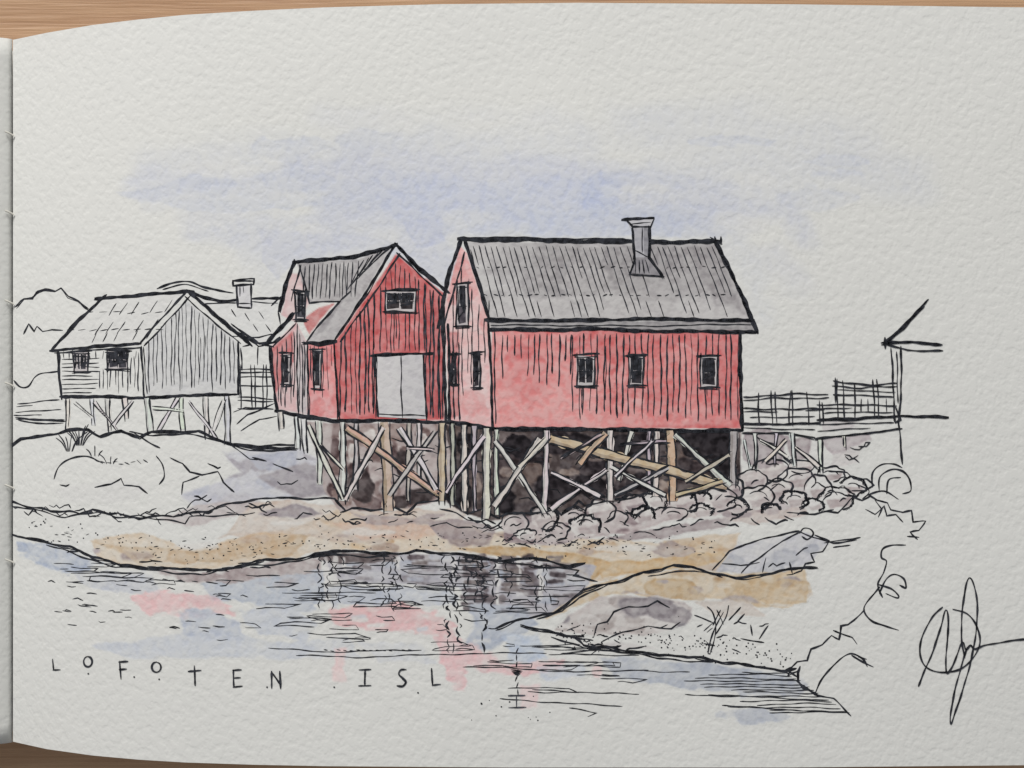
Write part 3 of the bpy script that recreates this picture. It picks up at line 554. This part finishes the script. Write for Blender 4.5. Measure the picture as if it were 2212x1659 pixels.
fill([(1372,556),(1404,556),(1430,596),(1364,590)],(134,132,135)); fill([(1352,474),(1412,472),(1406,490),(1362,492)],(178,178,181))
ink([(1344,475),(1412,471)],5.8,dbl=True); ink([(1352,476),(1366,491),(1406,490),(1413,474)],4.2); ink([(1366,491),(1370,560),(1362,592)],4.6,dbl=True); ink([(1403,488),(1403,556),(1432,598)],4.4,dbl=True); ink([(1368,560),(1372,542),(1402,556)],3); ink([(1362,592),(1400,597),(1434,598)],4); ink([(1362,484),(1405,482)],2.6); ink([(1386,492),(1387,545)],2)
for i in range(4): ink([(1372+i*7,562),(1372+i*10,590)],2.6)
window(R,1246,768,1286,832,'left of the three front windows, two dark panes',2,(26,24,28),6)
window(R,1359,767,1391,832,'middle of the three front windows',1,(26,24,28),5); window(R,1513,768,1549,836,'right of the three front windows',1,(26,24,28),6)
window(R,986,612,1012,704,'tall upper window in the end gable',1,(62,58,64),6); window(R,1022,765,1037,836,'slim window in the end wall',1,(34,30,34),3); window(R,976,765,986,828,'slit window at the far end of the end wall',1,(44,40,44),2)
# ---- stilts of the right house
for a,b_,c,ww in(((980,915),(982,1090),GY_,9),((1004,918),(1006,1108),WH,11),((1024,920),(1026,1100),GY_,8),((1050,925),(1050,1118),WH,15),((1072,928),(1070,1110),WH,9),((1180,930),(1180,1105),WH,12),((1318,930),(1320,1082),WH,14),((1365,932),(1340,1040),WH,9),((1404,932),(1404,1050),GY_,8),((1420,932),(1418,1070),WH,11),((1448,930),(1450,1082),TAN,18),((1584,932),(1584,1048),GY_,13)): beam(R,a,b_,ww,c)
for a,b_,c,ww in(((1186,948),(1572,1052),TAN,18),((1068,952),(1176,1104),WH,12),((1166,948),(1066,1092),WH,12),((1310,936),(1254,998),TAN,13),((1190,1100),(1312,1012),WH,10),((1122,1010),(1180,944),WH,10),((1326,1070),(1440,1010),GY_,9),((1460,938),(1576,1046),WH,12),((962,1064),(1044,940),WH,9),((1190,1020),(1300,1075),WH,8),((1460,1070),(1560,1040),TAN,10),((1320,1008),(1440,1072),WH,8),((1340,960),(1440,956),GY_,6),((1210,990),(1300,940),GY_,6),((1330,1030),(1410,950),WH,7),((1480,1040),(1575,980),GY_,7)): beam(R,a,b_,ww,c,'brace')
# ---- boardwalk
B=new('drawn_boardwalk',None,'ink boardwalk on thin posts leading right from the large red house')
wash([(1606,935),(1640,925),(1700,945),(1690,1000),(1640,1015),(1606,990)],(164,154,156),.9,10,30,4,.3,.6)
wash([(1700,950),(1750,945),(1745,985),(1710,1000)],(164,154,155),.8,7,26,4,.3); wash([(1770,950),(1880,932),(1885,950),(1800,985)],(180,172,173),.85,7,26,4,.3); wash([(1775,905),(1850,905),(1840,925),(1780,930)],(190,185,185),.7,6,26,4)
wash([(1800,985),(1870,955),(1850,1000),(1790,1015)],(194,189,187),.6,7,26,4)
ink([(1604,915),(1700,916),(1772,914)],4.2,1,dbl=True); ink([(1604,934),(1700,936),(1760,945)],3,dbl=True); ink([(1606,924),(1760,928)],2.2)
ink([(1765,906),(1850,904),(1950,898),(2048,901)],5,1,dbl=True); ink([(1760,948),(1850,938),(1948,926)],3.6,1,dbl=True); ink([(1770,918),(1930,912)],2.4); ink([(1766,932),(1880,924)],2.2)
for i in range(10): squig(random.uniform(1610,1860),random.uniform(945,1010),3,12,9,2.2)
new('railing',B)
ink([(1606,856),(1700,852),(1788,853)],3.2,2); ink([(1606,866),(1690,860),(1790,858)],2.6,2); ink([(1606,884),(1690,882),(1770,884)],3,2); ink([(1606,890),(1680,889)],2.2); ink([(1620,902),(1760,899)],2.2)
for x in(1640,1667,1675,1706,1714,1745): ink([(x+random.uniform(-3,3),846+random.uniform(-5,5)),(x+random.uniform(-2,4),914+random.uniform(-3,8))],2.8)
ink([(1800,824),(1870,830),(1936,829)],3.6,2); ink([(1798,832),(1860,838),(1936,836)],2.6,2); ink([(1800,852),(1930,858)],3); ink([(1765,876),(1850,872),(1936,878)],3.2,2); ink([(1765,884),(1840,880)],2.4); ink([(1740,886),(1780,884)],2.6); ink([(1780,892),(1930,890)],2.2); ink([(1806,843),(1934,846)],2.0)
for x,a,b_ in((1803,820,872),(1808,822,904),(1820,820,904),(1846,826,900),(1886,818,900),(1894,822,898),(1770,868,912),(1776,868,912)): ink([(x,a+random.uniform(-4,3)),(x+random.uniform(-1,4),b_+random.uniform(-2,8))],2.8)
for x in(1860,1875,1915): ink([(x,862),(x,890)],2.2)
for a,b_,ww in(((1630,936),(1634,1015),7),((1676,936),(1678,1000),5),((1708,936),(1712,1008),7),((1770,950),(1772,1012),8),((1822,942),(1824,968),6)): beam(B,a,b_,ww,(205,204,200),'stilt',2.6)
for a,b_ in(((1640,950),(1700,985)),((1716,965),(1766,1005)),((1606,950),(1622,1010)),((1700,950),(1650,1000))): beam(B,a,b_,6,(205,204,200),'brace',2.4)
H_=new('drawn_hut',None,'unfinished ink corner of a hut roof at the end of the boardwalk')
ink([(2003,648),(1960,696),(1910,742)],5,1,dbl=True); ink([(1996,662),(1950,710),(1918,736)],3.4); ink([(1906,741),(1970,739),(2034,744)],5.4,1,dbl=True); ink([(1908,742),(1960,756),(2036,758)],3.6); ink([(1910,730),(1912,752)],5)
ink([(1925,752),(1928,830),(1934,912)],3.6); ink([(1945,748),(1947,850),(1941,915),(1948,1002)],3.8); ink([(1936,880),(1944,906),(1934,912)],6); ink([(1936,760),(1940,870)],2.4)
# ---- lettering
def letter(strokes,dots=(),g=1.25,w=3.8,label=None):
    p=new('letter',None,label)
    for s_ in strokes: ink(s_,w,.4,len(s_)>4,g=g)
    for d_ in dots: dot(d_[0],d_[1],2.0)
def ring(cx,cy,rx,ry): return [(cx+rx*math.sin(t*.7),cy-ry*math.cos(t*.7)) for t in range(10)]
letter([[(114,1424),(116,1447)],[(115,1447),(130,1446)]],w=3.6,label='pen letter L starting the caption')
letter([ring(190,1429,9,11)],[(191,1455)],w=3.4,label='small pen letter O after the first L')
letter([[(259,1428),(261,1466)],[(257,1430),(276,1429)],[(258,1446),(273,1445)]],[(290,1462)],label='pen letter F')
letter([ring(338,1441,10,11)],[(344,1467)],w=3.6,label='small pen letter O before the T')
letter([[(407,1450),(434,1448)],[(420,1438),(422,1480)]],label='pen letter T')
letter([[(504,1447),(505,1484)],[(504,1484),(523,1482)],[(503,1448),(521,1447)],[(504,1465),(519,1464)]],label='pen letter E')
letter([[(587,1486),(587,1450)],[(587,1452),(605,1478)],[(605,1450),(606,1487)]],[(577,1484)],label='pen letter N')
letter([[(776,1447),(801,1446)],[(789,1448),(788,1480)],[(775,1481),(801,1480)]],[(722,1484)],label='pen letter I of the second word')
letter([[(877,1446),(866,1447),(862,1456),(870,1464),(877,1473),(870,1482),(858,1481)]],[(903,1496)],label='pen letter S')
letter([[(932,1444),(934,1480)],[(934,1480),(951,1478)]],label='pen letter L of the second word')
letter([[(1098,1503),(1134,1502)],[(1116,1504),(1116,1527)],[(1099,1528),(1136,1527)]],w=3,g=2.2,label='faint pen letter I below the ripples')
sg=new('signature',None,'looping black pen signature at the lower right')
ink([(1984,1482),(1996,1452),(2016,1402),(2032,1352),(2043,1318),(2048,1345),(2045,1392),(2044,1450),(2054,1444),(2068,1412),(2079,1388),(2086,1404),(2096,1394),(2106,1402),(2130,1393),(2180,1384),(2240,1378)],3.5,.7,True)
ink([(2036,1312),(2012,1336),(1992,1374),(1986,1412),(2000,1440),(2034,1452),(2074,1444),(2103,1420),(2117,1386),(2110,1352),(2088,1326),(2058,1316)],3.3,.8,True)
ink([(2084,1420),(2076,1368),(2080,1300),(2093,1249),(2107,1278),(2111,1335),(2103,1398),(2086,1466),(2066,1532),(2054,1564),(2054,1535),(2070,1462),(2088,1398)],3.4,.7,True)

# ================================================================= MATERIALS
def mat(name): 
    m=bpy.data.materials.new(name); m.use_nodes=True; nt=m.node_tree; return m,nt,nt.nodes['Principled BSDF']
def nd(nt,t,**k):
    n=nt.nodes.new(t)
    for a,b in k.items(): setattr(n,a,b)
    return n
def paper_mat(name,usecol=True,strength=1.0):
    m,nt,b=mat(name); L=nt.links
    tc=nd(nt,'ShaderNodeTexCoord'); mp=nd(nt,'ShaderNodeMapping'); mp.inputs['Scale'].default_value=(1.05,1,1); mp.inputs['Rotation'].default_value=(0,0,.5)
    L.new(tc.outputs['Object'],mp.inputs['Vector'])
    n1=nd(nt,'ShaderNodeTexNoise'); n1.inputs['Scale'].default_value=640; n1.inputs['Detail'].default_value=1.6; n1.inputs['Roughness'].default_value=.5
    n2=nd(nt,'ShaderNodeTexNoise'); n2.inputs['Scale'].default_value=2600; n2.inputs['Detail'].default_value=2
    for n in(n1,n2): L.new(mp.outputs[0],n.inputs['Vector'])
    rp=nd(nt,'ShaderNodeMapRange',interpolation_type='SMOOTHSTEP'); rp.inputs[1].default_value=.26; rp.inputs[2].default_value=.64
    L.new(n1.outputs['Fac'],rp.inputs[0])
    a1=nd(nt,'ShaderNodeMath',operation='MULTIPLY_ADD'); L.new(n2.outputs['Fac'],a1.inputs[0]); a1.inputs[1].default_value=.26; L.new(rp.outputs[0],a1.inputs[2])
    bp=nd(nt,'ShaderNodeBump'); bp.inputs['Strength'].default_value=1; bp.inputs['Distance'].default_value=.000055*strength
    L.new(a1.outputs[0],bp.inputs['Height']); L.new(bp.outputs[0],b.inputs['Normal'])
    b.inputs['Roughness'].default_value=.9; b.inputs['Specular IOR Level'].default_value=.15
    if usecol:
        at=nd(nt,'ShaderNodeAttribute',attribute_name='Col')
        f=nd(nt,'ShaderNodeMapRange'); f.inputs[3].default_value=1.22; f.inputs[4].default_value=.82; f.clamp=True
        L.new(rp.outputs[0],f.inputs[0])
        g=nd(nt,'ShaderNodeGamma'); 
        dv=nd(nt,'ShaderNodeVectorMath',operation='DIVIDE'); dv.inputs[1].default_value=tuple(PAPER); L.new(at.outputs['Color'],dv.inputs[0])
        L.new(dv.outputs[0],g.inputs[0]); L.new(f.outputs[0],g.inputs[1])
        ml=nd(nt,'ShaderNodeVectorMath',operation='MULTIPLY'); ml.inputs[1].default_value=tuple(PAPER); L.new(g.outputs[0],ml.inputs[0])
        L.new(ml.outputs[0],b.inputs['Base Color'])
    else: b.inputs['Base Color'].default_value=(.70,.70,.67,1)
    return m,bp
MP,_=paper_mat('painted_paper'); MB,_=paper_mat('blank_paper',False)
MI,_=paper_mat('black_ink',False); nt=MI.node_tree; b=nt.nodes['Principled BSDF']
at=nd(nt,'ShaderNodeAttribute',attribute_name='Col'); 
tc=nd(nt,'ShaderNodeTexCoord'); nn=nd(nt,'ShaderNodeTexNoise'); nn.inputs['Scale'].default_value=900; nt.links.new(tc.outputs['Object'],nn.inputs['Vector'])
mr_=nd(nt,'ShaderNodeMapRange'); mr_.inputs[1].default_value=.35; mr_.inputs[2].default_value=.75; mr_.inputs[3].default_value=.8; mr_.inputs[4].default_value=3.4; nt.links.new(nn.outputs['Fac'],mr_.inputs[0])
vm=nd(nt,'ShaderNodeVectorMath',operation='SCALE'); nt.links.new(at.outputs['Color'],vm.inputs[0]); nt.links.new(mr_.outputs[0],vm.inputs['Scale']); nt.links.new(vm.outputs[0],b.inputs['Base Color'])
# ================================================================= BUILD MESHES
RC*=PAPER
def build(name,V,loops,starts,cols=None,mats=(MP,),mi=None,parent=None,smooth=True):
    me=bpy.data.meshes.new(name); me.vertices.add(len(V)); me.vertices.foreach_set('co',np.asarray(V,np.float32).ravel())
    me.loops.add(len(loops)); me.loops.foreach_set('vertex_index',np.asarray(loops,np.int32))
    me.polygons.add(len(starts)); me.polygons.foreach_set('loop_start',np.asarray(starts,np.int32))
    if mi is not None: me.polygons.foreach_set('material_index',np.asarray(mi,np.int32))
    me.polygons.foreach_set('use_smooth',np.full(len(starts),smooth))
    if cols is not None:
        a=me.attributes.new('Col','FLOAT_COLOR','POINT'); a.data.foreach_set('color',np.concatenate([cols,np.ones((len(cols),1))],1).astype(np.float32).ravel())
    for m in mats: me.materials.append(m)
    me.update(calc_edges=True)
    o=bpy.data.objects.new(name,me); COL.objects.link(o)
    if parent: o.parent=parent
    return o
book=bpy.data.objects.new('sketchbook',None); COL.objects.link(book)
book['label']='open sketchbook with ink and watercolour drawing of red houses on stilts'; book['category']='sketchbook'
IN=(GY>=Ttop(GX))&(GY<=Tbot(GX)); CY_=np.clip(GY,Ttop(GX),Tbot(GX))
idx=np.arange(NY*NX).reshape(NY,NX)
cellin=(IN[:-1,:-1]|IN[1:,:-1]|IN[:-1,1:]|IN[1:,1:])
def grid_mesh(mask,off):
    j,i=np.nonzero(mask); q=np.stack([idx[j,i],idx[j+1,i],idx[j+1,i+1],idx[j,i+1]],1)
    u,inv=np.unique(q.ravel(),return_inverse=True)
    V=P3(GX.ravel()[u],CY_.ravel()[u],off); C=RC.reshape(-1,3)[u]
    return V,inv.reshape(-1,4),C
V,q,C=grid_mesh(cellin,0.)
xs=gx
tp=P3(xs,Ttop(xs)); bt=P3(xs,Tbot(xs)); dn=np.array([0,0,-5e-4])
yr=gy[(gy>Ttop(xs[-1]))&(gy<Tbot(xs[-1]))]; rt=P3(np.full(len(yr),xs[-1]),yr)
VV=[V];Q=[q];nb=len(V)
for ln in(tp,bt,rt):
    k_=len(ln); VV+= [ln,ln+dn]; i=np.arange(k_-1)+nb; Q.append(np.stack([i,i+1,i+1+k_,i+k_],1)); nb+=2*k_
V=np.concatenate(VV);Q=np.concatenate(Q);C=np.concatenate([C,np.ones((len(V)-len(C),3))*PAPER])
pg=build('page',V,Q.ravel(),np.arange(len(Q))*4,C,(MP,),None,book); pg['label']='rough watercolour page carrying the drawing'
O={}
CO=np.maximum(np.maximum(OWN[:-1,:-1],OWN[1:,:-1]),np.maximum(OWN[:-1,1:],OWN[1:,1:]))
for p in PARTS:
    mask=(CO==p.id)&cellin; V=np.zeros((0,3));C=np.zeros((0,3));loops=[];starts=[];mi=[]
    if mask.any():
        V,q,C=grid_mesh(mask,8e-6); loops=list(q.ravel()); starts=list(range(0,len(loops),4)); mi=[0]*len(q)
    b0=len(V)
    if p.V:
        V=np.concatenate([V]+p.V); C=np.concatenate([C]+p.C)
        for f_,m_ in zip(p.F,p.M): starts.append(len(loops)); loops+=[v+b0 for v in f_]; mi.append(m_)
    if not len(V): print('EMPTY',p.name); continue
    o=build(p.name,V,loops,starts,C,(MP,MI),mi,O[p.parent.id] if p.parent else book)
    if p.label: o['label']=p.label
    O[p.id]=o
# other sheets of the book
def sheet(name,Vt,m,thick,parent=book):
    ny,nx=Vt.shape[:2]; ii=np.arange(ny*nx).reshape(ny,nx)
    q=np.stack([ii[:-1,:-1],ii[1:,:-1],ii[1:,1:],ii[:-1,1:]],-1).reshape(-1,4)
    o=build(name,Vt.reshape(-1,3),q.ravel(),np.arange(len(q))*4,None,(m,),None,parent)
    md=o.modifiers.new('s','SOLIDIFY'); md.thickness=thick; md.offset=-1; return o
sx=np.linspace(28,2330,150); 
T_=P3(sx,Ttop(sx)); Bt_=P3(sx,Tbot(sx))
for k_ in range(1,10):
    t=1-k_/10.; A=T_.copy();Bv=Bt_.copy()
    for E in (A,Bv):
        E[:,2]=.0115+(E[:,2]-.0115)*t-.0001*k_; E[:,1]*=(1-.004-.002*random.random()); E[:,0]=np.minimum(E[:,0],E[-1,0]-.0008*random.random())
    s_=sheet('under_page',np.stack([A,Bv]),MB,.0003); 
mc,nt,b=mat('dark_cover_cloth'); b.inputs['Base Color'].default_value=(.03,.03,.035,1); b.inputs['Roughness'].default_value=.8
import bmesh
def slab(name,x0,x1,y0,y1,z0,z1,m):
    bm=bmesh.new(); bmesh.ops.create_cube(bm,size=1)
    for v in bm.verts: v.co=((x0+x1)/2+v.co.x*(x1-x0),(y0+y1)/2+v.co.y*(y1-y0),(z0+z1)/2+v.co.z*(z1-z0))
    bmesh.ops.bevel(bm,geom=bm.edges[:],offset=.0008,segments=2,affect='EDGES')
    me=bpy.data.meshes.new(name); bm.to_mesh(me); bm.free(); me.materials.append(m); o=bpy.data.objects.new(name,me); COL.objects.link(o); o.parent=book; return o
gxw=(28-CX)*Dist(28.,800.)/F
yT=float(T_[0,1]); yB=float(Bt_[0,1])
slab('page_block',gxw+.0003,float(T_[-1,0])-.002,yB+.0015,yT-.0015,.0026,.0105,MB)
slab('page_block',gxw-.225,gxw-.0003,yB+.0015,yT-.0015,.0026,.0105,MB)
slab('cover',gxw-.227,float(T_[-1,0])+.001,yB+.0005,yT-.0005,0.0002,.0024,mc)
# facing page
u=np.concatenate([np.linspace(0,.02,24),np.linspace(.023,.225,50)])
fz=.0132+.0016*(1-np.exp(-u/.0016))+.006*np.sin(np.clip(u/.12,0,1)*math.pi/2)-.008*np.clip((u-.1)/.125,0,1)**2
fa=np.stack([gxw-u*.995-.0002,np.full_like(u,yT+.0002)+0*u,fz],-1); fb=fa.copy(); fb[:,1]=yB-.0002
ny_=40; G=np.stack([fa*(1-t)+fb*t for t in np.linspace(0,1,ny_)])
fp=sheet('facing_page',G[:,::-1],MB,.0004); fp['label']='blank left hand page, only a sliver at the fold'
# stitches at the fold
mt,nt,b=mat('linen_thread'); b.inputs['Base Color'].default_value=(.66,.64,.58,1); b.inputs['Roughness'].default_value=.9
for py in(292,462,655,832,1052,1212):
    c=P3(28.,py,0); cu=bpy.data.curves.new('binding_thread','CURVE'); cu.dimensions='3D'; cu.bevel_depth=.0002; cu.bevel_resolution=3
    sp=cu.splines.new('POLY'); pts=[(-.0013,.0006,.0013),(-.0006,.0003,.0012),(0,0,.0008),(.0004,-.0003,.0006)]; sp.points.add(len(pts)-1)
    for i,(a_,b_,c_) in enumerate(pts): sp.points[i].co=(c[0]+a_,c[1]+b_,c[2]+c_,1)
    tmp=bpy.data.objects.new('t',cu); COL.objects.link(tmp); bpy.context.view_layer.update()
    me=bpy.data.meshes.new_from_object(tmp.evaluated_get(bpy.context.evaluated_depsgraph_get())); bpy.data.objects.remove(tmp)
    me.materials.clear(); me.materials.append(mt); o=bpy.data.objects.new('binding_thread',me); COL.objects.link(o); o.parent=book; o['group']='binding stitches along the fold'
# ---- table
mw_,nt,b=mat('oak_wood'); L=nt.links
tc=nd(nt,'ShaderNodeTexCoord'); mp=nd(nt,'ShaderNodeMapping'); mp.inputs['Scale'].default_value=(1.6,26,1); L.new(tc.outputs['Object'],mp.inputs[0])
n1=nd(nt,'ShaderNodeTexNoise'); n1.inputs['Scale'].default_value=5; n1.inputs['Detail'].default_value=7; n1.inputs['Roughness'].default_value=.6; n1.inputs['Distortion'].default_value=.6; L.new(mp.outputs[0],n1.inputs['Vector'])
mp2=nd(nt,'ShaderNodeMapping'); mp2.inputs['Scale'].default_value=(14,420,1); L.new(tc.outputs['Object'],mp2.inputs[0])
n2=nd(nt,'ShaderNodeTexNoise'); n2.inputs['Scale'].default_value=3; n2.inputs['Detail'].default_value=3; L.new(mp2.outputs[0],n2.inputs['Vector'])
mx=nd(nt,'ShaderNodeMath',operation='MULTIPLY_ADD'); mx.inputs[1].default_value=.35; L.new(n2.outputs['Fac'],mx.inputs[0]); L.new(n1.outputs['Fac'],mx.inputs[2])
cr=nd(nt,'ShaderNodeValToRGB'); e=cr.color_ramp; e.elements[0].position=.45; e.elements[0].color=(.34,.18,.095,1); e.elements[1].position=.85; e.elements[1].color=(.58,.37,.22,1); L.new(mx.outputs[0],cr.inputs[0]); L.new(cr.outputs[0],b.inputs['Base Color'])
b.inputs['Roughness'].default_value=.5
bp=nd(nt,'ShaderNodeBump'); bp.inputs['Distance'].default_value=.0002; L.new(n2.outputs['Fac'],bp.inputs['Height']); L.new(bp.outputs[0],b.inputs['Normal'])
bm=bmesh.new(); bmesh.ops.create_cube(bm,size=1)
for v in bm.verts: v.co=(v.co.x*1.5,v.co.y*1.0,-.015+v.co.z*.03)
bmesh.ops.bevel(bm,geom=bm.edges[:],offset=.003,segments=2,affect='EDGES')
me=bpy.data.meshes.new('table_top'); bm.to_mesh(me); bm.free(); me.materials.append(mw_); tb=bpy.data.objects.new('table_top',me); COL.objects.link(tb); tb['kind']='structure'; tb['label']='light oak table top beneath the open sketchbook'
# ---- light and camera
W=bpy.data.worlds.new('World'); SC.world=W; W.use_nodes=True; W.node_tree.nodes['Background'].inputs[0].default_value=(.95,.97,1,1); W.node_tree.nodes['Background'].inputs[1].default_value=.27
la=bpy.data.lights.new('window_light','AREA'); la.shape='RECTANGLE'; la.size=.6; la.size_y=.4; la.energy=16.6; la.color=(1,.985,.955)
lo=bpy.data.objects.new('window_light',la); COL.objects.link(lo); lo.location=(-.35,1.05,.75)
from mathutils import Vector
lo.rotation_euler=(Vector((0,0,0))-lo.location).to_track_quat('-Z','Y').to_euler()
cam=bpy.data.cameras.new('Camera'); cam.sensor_width=36; cam.lens=36*F/2212; cam.clip_start=.01; cam.clip_end=20
co=bpy.data.objects.new('Camera',cam); COL.objects.link(co); co.location=(0,0,ZC); SC.camera=co
SC.view_settings.view_transform='Standard'; SC.view_settings.look='None'; SC.view_settings.exposure=0
